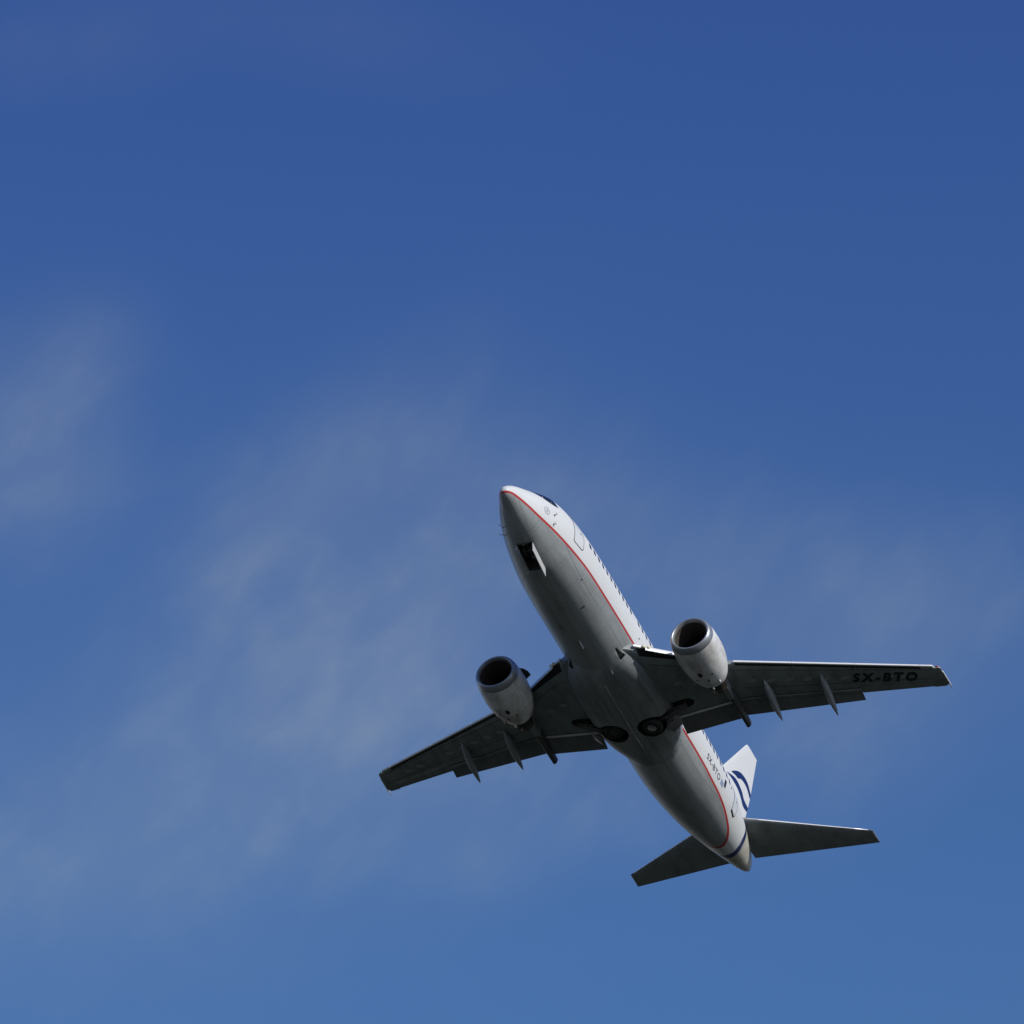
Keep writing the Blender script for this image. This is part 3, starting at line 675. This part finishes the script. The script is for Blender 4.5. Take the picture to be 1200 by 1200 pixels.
# ---------------------------------------------------------------- engines
def make_engine(s):
    ey, ex, ez = s*4.91, 11.35, -1.56
    def axisz(x): return ez-.035*(x-ex)       # the nacelle hangs slightly nose up
    def ring(x, r, flat=.0, n=64):
        out = []
        for k in range(n):
            a = 2*pi*k/n; yy, zz = sin(a), cos(a)
            if zz < 0: zz *= (1-flat); 
            out.append((x, ey+r*yy*(1+flat*.25), axisz(x)+r*zz))
        return out
    outp = [(.36, 1.035, .058), (.6, 1.075, .05), (1.0, 1.10, .04), (1.5, 1.11, .03), (1.9, 1.085, .02), (2.35, 1.01, .01), (2.75, .90, 0), (3.02, .80, 0), (3.2, .70, 0), (3.2, .66, 0), (2.9, .66, 0)]
    nac = link('engine', fixn(mesh(*loft([ring(ex+a, r, f) for a, r, f in outp], True, (False, False)))), M['cowl'], jet); auto(nac, 50)
    lipp = [(.36, 1.030, .058), (.34, 1.040, .058), (.18, 1.01, .065), (.08, .97, .07), (.02, .92, .07), (0, .885, .07), (.02, .85, .07), (.08, .82, .07), (.18, .795, .06)]
    link('intake_lip', fixn(mesh(*loft([ring(ex+a, r+.0005, f) for a, r, f in lipp], True, (False, False)))), M['lip'], nac)
    link('intake_duct', fixn(mesh(*loft([ring(ex+a, r, f) for a, r, f in [(.18, .795, .06), (.4, .775, .04), (.8, .765, .02), (1.35, .765, 0)]], True, (False, False)))), M['duct'], nac)
    # fan: blades as twisted plates round the spinner
    vs, fs = [], []; nb = 38; xf = ex+1.15
    for b in range(nb):
        a0 = 2*pi*b/nb; o = len(vs)
        for i in range(5):
            r = .24+(.755-.24)*i/4; tw = .35+.65*i/4; ch = .11
            for sg in (-1, 1):
                da = sg*ch*sin(tw)/r*.55; vs.append((xf+sg*ch*cos(tw), ey+r*sin(a0+da), axisz(xf)+r*cos(a0+da)))
        for i in range(4): p = o+2*i; fs.append((p, p+1, p+3, p+2))
    link('fan', mesh(vs, fs), M['fan'], nac, False)
    link('fan_case', fixn(mesh(*loft([ring(xf+.16, .76), ring(xf+.16, .01)], True, (False, True)))), M['shade'], nac, False)
    link('spinner', fixn(mesh(*loft([[(xf-.42+.42*(q/.25)**1.4, ey+q*sin(2*pi*k/32), axisz(xf)+q*cos(2*pi*k/32)) for k in range(32)] for q in (.004, .05, .1, .16, .22, .25)]))), M['fan'], nac)
    link('exhaust_nozzle', fixn(mesh(*loft([ring(ex+a, r) for a, r in [(2.7, .60), (3.2, .56), (3.7, .46), (4.1, .38), (4.1, .35), (3.6, .36), (3.1, .38)]], True, (False, True)))), M['core'], nac)
    link('exhaust_plug', fixn(mesh(*loft([ring(ex+a, r) for a, r in [(3.3, .25), (4.0, .2), (4.5, .03)]]))), M['core'], nac)
    # drain mast and small blister under the rear cowl
    zb_ = axisz(ex+3.1)-.80
    link('drain_mast', bevel(mesh([(ex+3.0, ey-.03, zb_+.1), (ex+3.45, ey-.03, zb_+.22), (ex+3.45, ey+.03, zb_+.22), (ex+3.0, ey+.03, zb_+.1), (ex+3.25, ey-.015, zb_-.10), (ex+3.5, ey-.015, zb_-.06), (ex+3.5, ey+.015, zb_-.06), (ex+3.25, ey+.015, zb_-.10)], [(0, 3, 2, 1), (4, 5, 6, 7), (0, 1, 5, 4), (1, 2, 6, 5), (2, 3, 7, 6), (3, 0, 4, 7)]), .006, 1), M['core'], nac)
    def on(x, a, off=0):   # a measured from straight down towards outboard
        r = interp([(p[0], p[1]) for p in outp[:8]], x-ex)+off; return (x, ey+s*r*sin(a), axisz(x)-r*cos(a))
    for (x, a, w_, h_) in ((ex+1.75, -.05, .16, .10), (ex+2.35, .15, .10, .05), (ex+1.95, .45, .05, .06), (ex+2.2, -.35, .06, .05)):
        vs = [on(x+w_*cos(t), a+h_*sin(t), .008) for t in [2*pi*k/16 for k in range(16)]]
        link('access_panel', fixn(mesh(vs, [tuple(range(16))])), M['core'], nac, False)
    for (x, a) in ((ex+2.7, .62), (ex+3.0, .12)):
        c = Vector(on(x, a, .0)); d = Vector(on(x+.22, a, .0)); link('vent_blister', fixn(mesh(*tube([c, c*.5+d*.5+(Vector(on(x, a, .05))-c), d], [.02, .055, .02], 10))), M['white'], nac)
    # vortex strake, inboard side
    p = []
    for x, h in ((.75, 0), (.95, .16), (1.25, .27), (1.55, .30), (1.62, .0)):
        a = pi-.95; r = interp([(q[0], q[1]) for q in outp[:8]], x); p.append((x, r-.03, r+h))
    a = pi-1.0; vs = []
    for dx, r0, r1 in p:
        for r in (r0, r1):
            for t in (-.012, .012): vs.append((ex+dx, ey-s*(r*sin(a)+t*cos(a)), axisz(ex+dx)-r*cos(a)+t*sin(a)))
    fs = []
    for i in range(len(p)-1):
        o = 4*i; fs += [(o, o+2, o+6, o+4), (o+1, o+5, o+7, o+3), (o+2, o+3, o+7, o+6), (o, o+4, o+5, o+1)]
    fs += [(0, 1, 3, 2), (16, 18, 19, 17)]
    link('vortex_strake', fixn(mesh(vs, fs)), M['core'], nac, False)
    # pylon
    rr = []
    for x, w_, zt_, zb2 in ((12.5, .05, axisz(12.5)+1.13, axisz(12.5)+.95), (13.0, .14, axisz(13)+1.28, axisz(13)+.9), (13.9, .19, -.55, axisz(13.9)+.8), (14.8, .19, zw(4.9)+.05, axisz(14.8)+.3), (15.8, .17, zw(4.9), axisz(15.8)+.38), (16.9, .12, zw(4.9)-.05, -1.30), (17.4, .05, zw(4.9)-.1, -1.12)):
        rr.append([(x, ey-w_, zb2), (x, ey+w_, zb2), (x, ey+w_, zt_), (x, ey-w_*.3, zt_+.06), (x, ey-w_, zt_)])
    auto(link('engine_pylon', fixn(mesh(*loft(rr))), M['grey'], nac), 40)
for s in (-1, 1): make_engine(s)

# ---------------------------------------------------------------- tail
def foil(le, te, z0, tc, pos, n=18):
    c = te-le; up = [(le+c*(k/n)**1.7, af((k/n)**1.7)*tc*c+.004) for k in range(n+1)]
    return up
def make_stab(s):
    def le(y): return 28.92+.663*(y-1.08)
    def te(y): return 32.02+.245*(y-.5)
    def z0(y): return 1.15+.122*(y-.8)
    def ring(y, a, b, f=1.0):
        L, T_ = le(y), te(y); c = T_-L; lo = []; up = []
        for k in range(19):
            t = a+(b-a)*(k/18)**(1.7 if a == 0 else 1); h = af(t)*.10*c*f; x = L+c*t; lo.append((x, s*y, z0(y)-h)); up.append((x, s*y, z0(y)+h+.004))
        return lo+up[::-1][:-1]
    ys = [.35, 1.1, 2, 3, 4, 5, 5.9, 6.2]
    o = link('horizontal_stabilizer', fixn(mesh(*loft([ring(y, 0, .70) for y in ys]))), M['stab'], jet); auto(o, 40)
    link('stabilizer_tip', fixn(mesh(*loft([ring(6.2, 0, 1), ring(6.28, 0, 1, .8), ring(6.33, .0, 1, .4), ring(6.35, .0, 1, .05)]))), M['stab'], o)
    e = link('elevator', fixn(mesh(*loft([ring(y, .703, 1) for y in [.42, 1.5, 3, 4.5, 5.9, 6.19]]))), M['stab'], o); auto(e, 40)
    rr = []
    for i in range(9):
        y = 1.0+(6.12-1.0)*i/8; L = le(y); c = te(y)-L
        def hh(t): return af(t)*.10*c+.006
        rr.append([(L-.008, s*y, z0(y))]+[(L+c*t, s*y, z0(y)-hh(t)) for t in (.0015, .005, .010)]+[(L+c*.010, s*y, z0(y)-hh(.010)+.004), (L+c*.03, s*y, z0(y)+hh(.03)-.004), (L+c*.03, s*y, z0(y)+hh(.03))]+[(L+c*t, s*y, z0(y)+hh(t)) for t in (.02, .01, .004, .001)])
    link('leading_edge_strip', fixn(mesh(*loft(rr))), M['alu'], o)
for s in (-1, 1): make_stab(s)

UP = smooth_poly([(29.12, 4.42), (29.59, 4.81), (30.18, 5.16), (30.79, 5.34), (31.36, 5.34), (31.8, 5.12), (32.2, 4.8), (32.0, 4.6), (31.5, 4.88), (31.16, 4.98), (30.77, 4.97), (30.37, 4.86), (30.01, 4.63), (29.62, 4.56)])
LO = smooth_poly([(28.45, 3.94), (29.03, 4.19), (29.65, 4.4), (30.19, 4.41), (30.69, 4.29), (30.96, 4.1), (31.2, 4.05), (31.9, 3.98), (31.9, 3.79), (31.03, 3.58), (30.6, 3.80), (30.1, 4.0), (29.37, 4.03), (28.75, 3.99)])
def make_fin():
    LE = [(1.6, 22.5), (2.25, 23.6), (2.9, 26.9), (3.2, 27.39), (7.40, 30.93), (7.60, 31.2)]
    TE = [(1.6, 30.85), (3.22, 31.4), (4.7, 31.86), (7.6, 32.45)]
    def ring(z, a, b, f=1.0):
        L, T_ = interp(LE, z), interp(TE, z); c = T_-L; lo, up = [], []
        n = 90 if a == 0 else 30
        for k in range(n+1):
            t = a+(b-a)*(k/n)**(1.3 if a == 0 else 1); h = af(t)*.042*min(c, 5)*f+.004; x = L+c*t; lo.append((x, -h, z)); up.append((x, h, z))
        return lo+up[::-1]
    def mk(name, zs, a, b, parent):
        rings = [ring(z, a, b) for z in zs]
        if zs[-1] > 7.4: rings += [ring(zs[-1]+.04, a, b, .7), ring(zs[-1]+.06, a, b, .1)]
        me = fixn(mesh(*loft(rings))); me.attributes.new('band', 'FLOAT', 'POINT')
        me.attributes['band'].data.foreach_set('value', [max(poly_sd(UP, (v.co.x, v.co.z)), poly_sd(LO, (v.co.x, v.co.z))) if 3.2 < v.co.z < 5.8 and v.co.x > 28 else -1 for v in me.vertices])
        o = link(name, me, M['fin'], parent); auto(o, 40); return o
    zs = [1.6+.06*i for i in range(98)]
    zs = [z for z in zs if z < 7.5]+[7.5]
    f = mk('vertical_fin', zs, 0, .72, jet); mk('rudder', [z for z in zs if z > 2.3], .724, 1, f)
make_fin()
# tail cone end: exhaust of the auxiliary power unit
link('tail_exhaust', fixn(mesh(*tube([(31.95, 0, .64), (32.2, 0, .62), (32.22, 0, .62)], [.14, .10, .08], 20))), M['core'], fus)
blade(31.2, 0, .1, .2, .1, .02, M['line'], 'drain_mast')
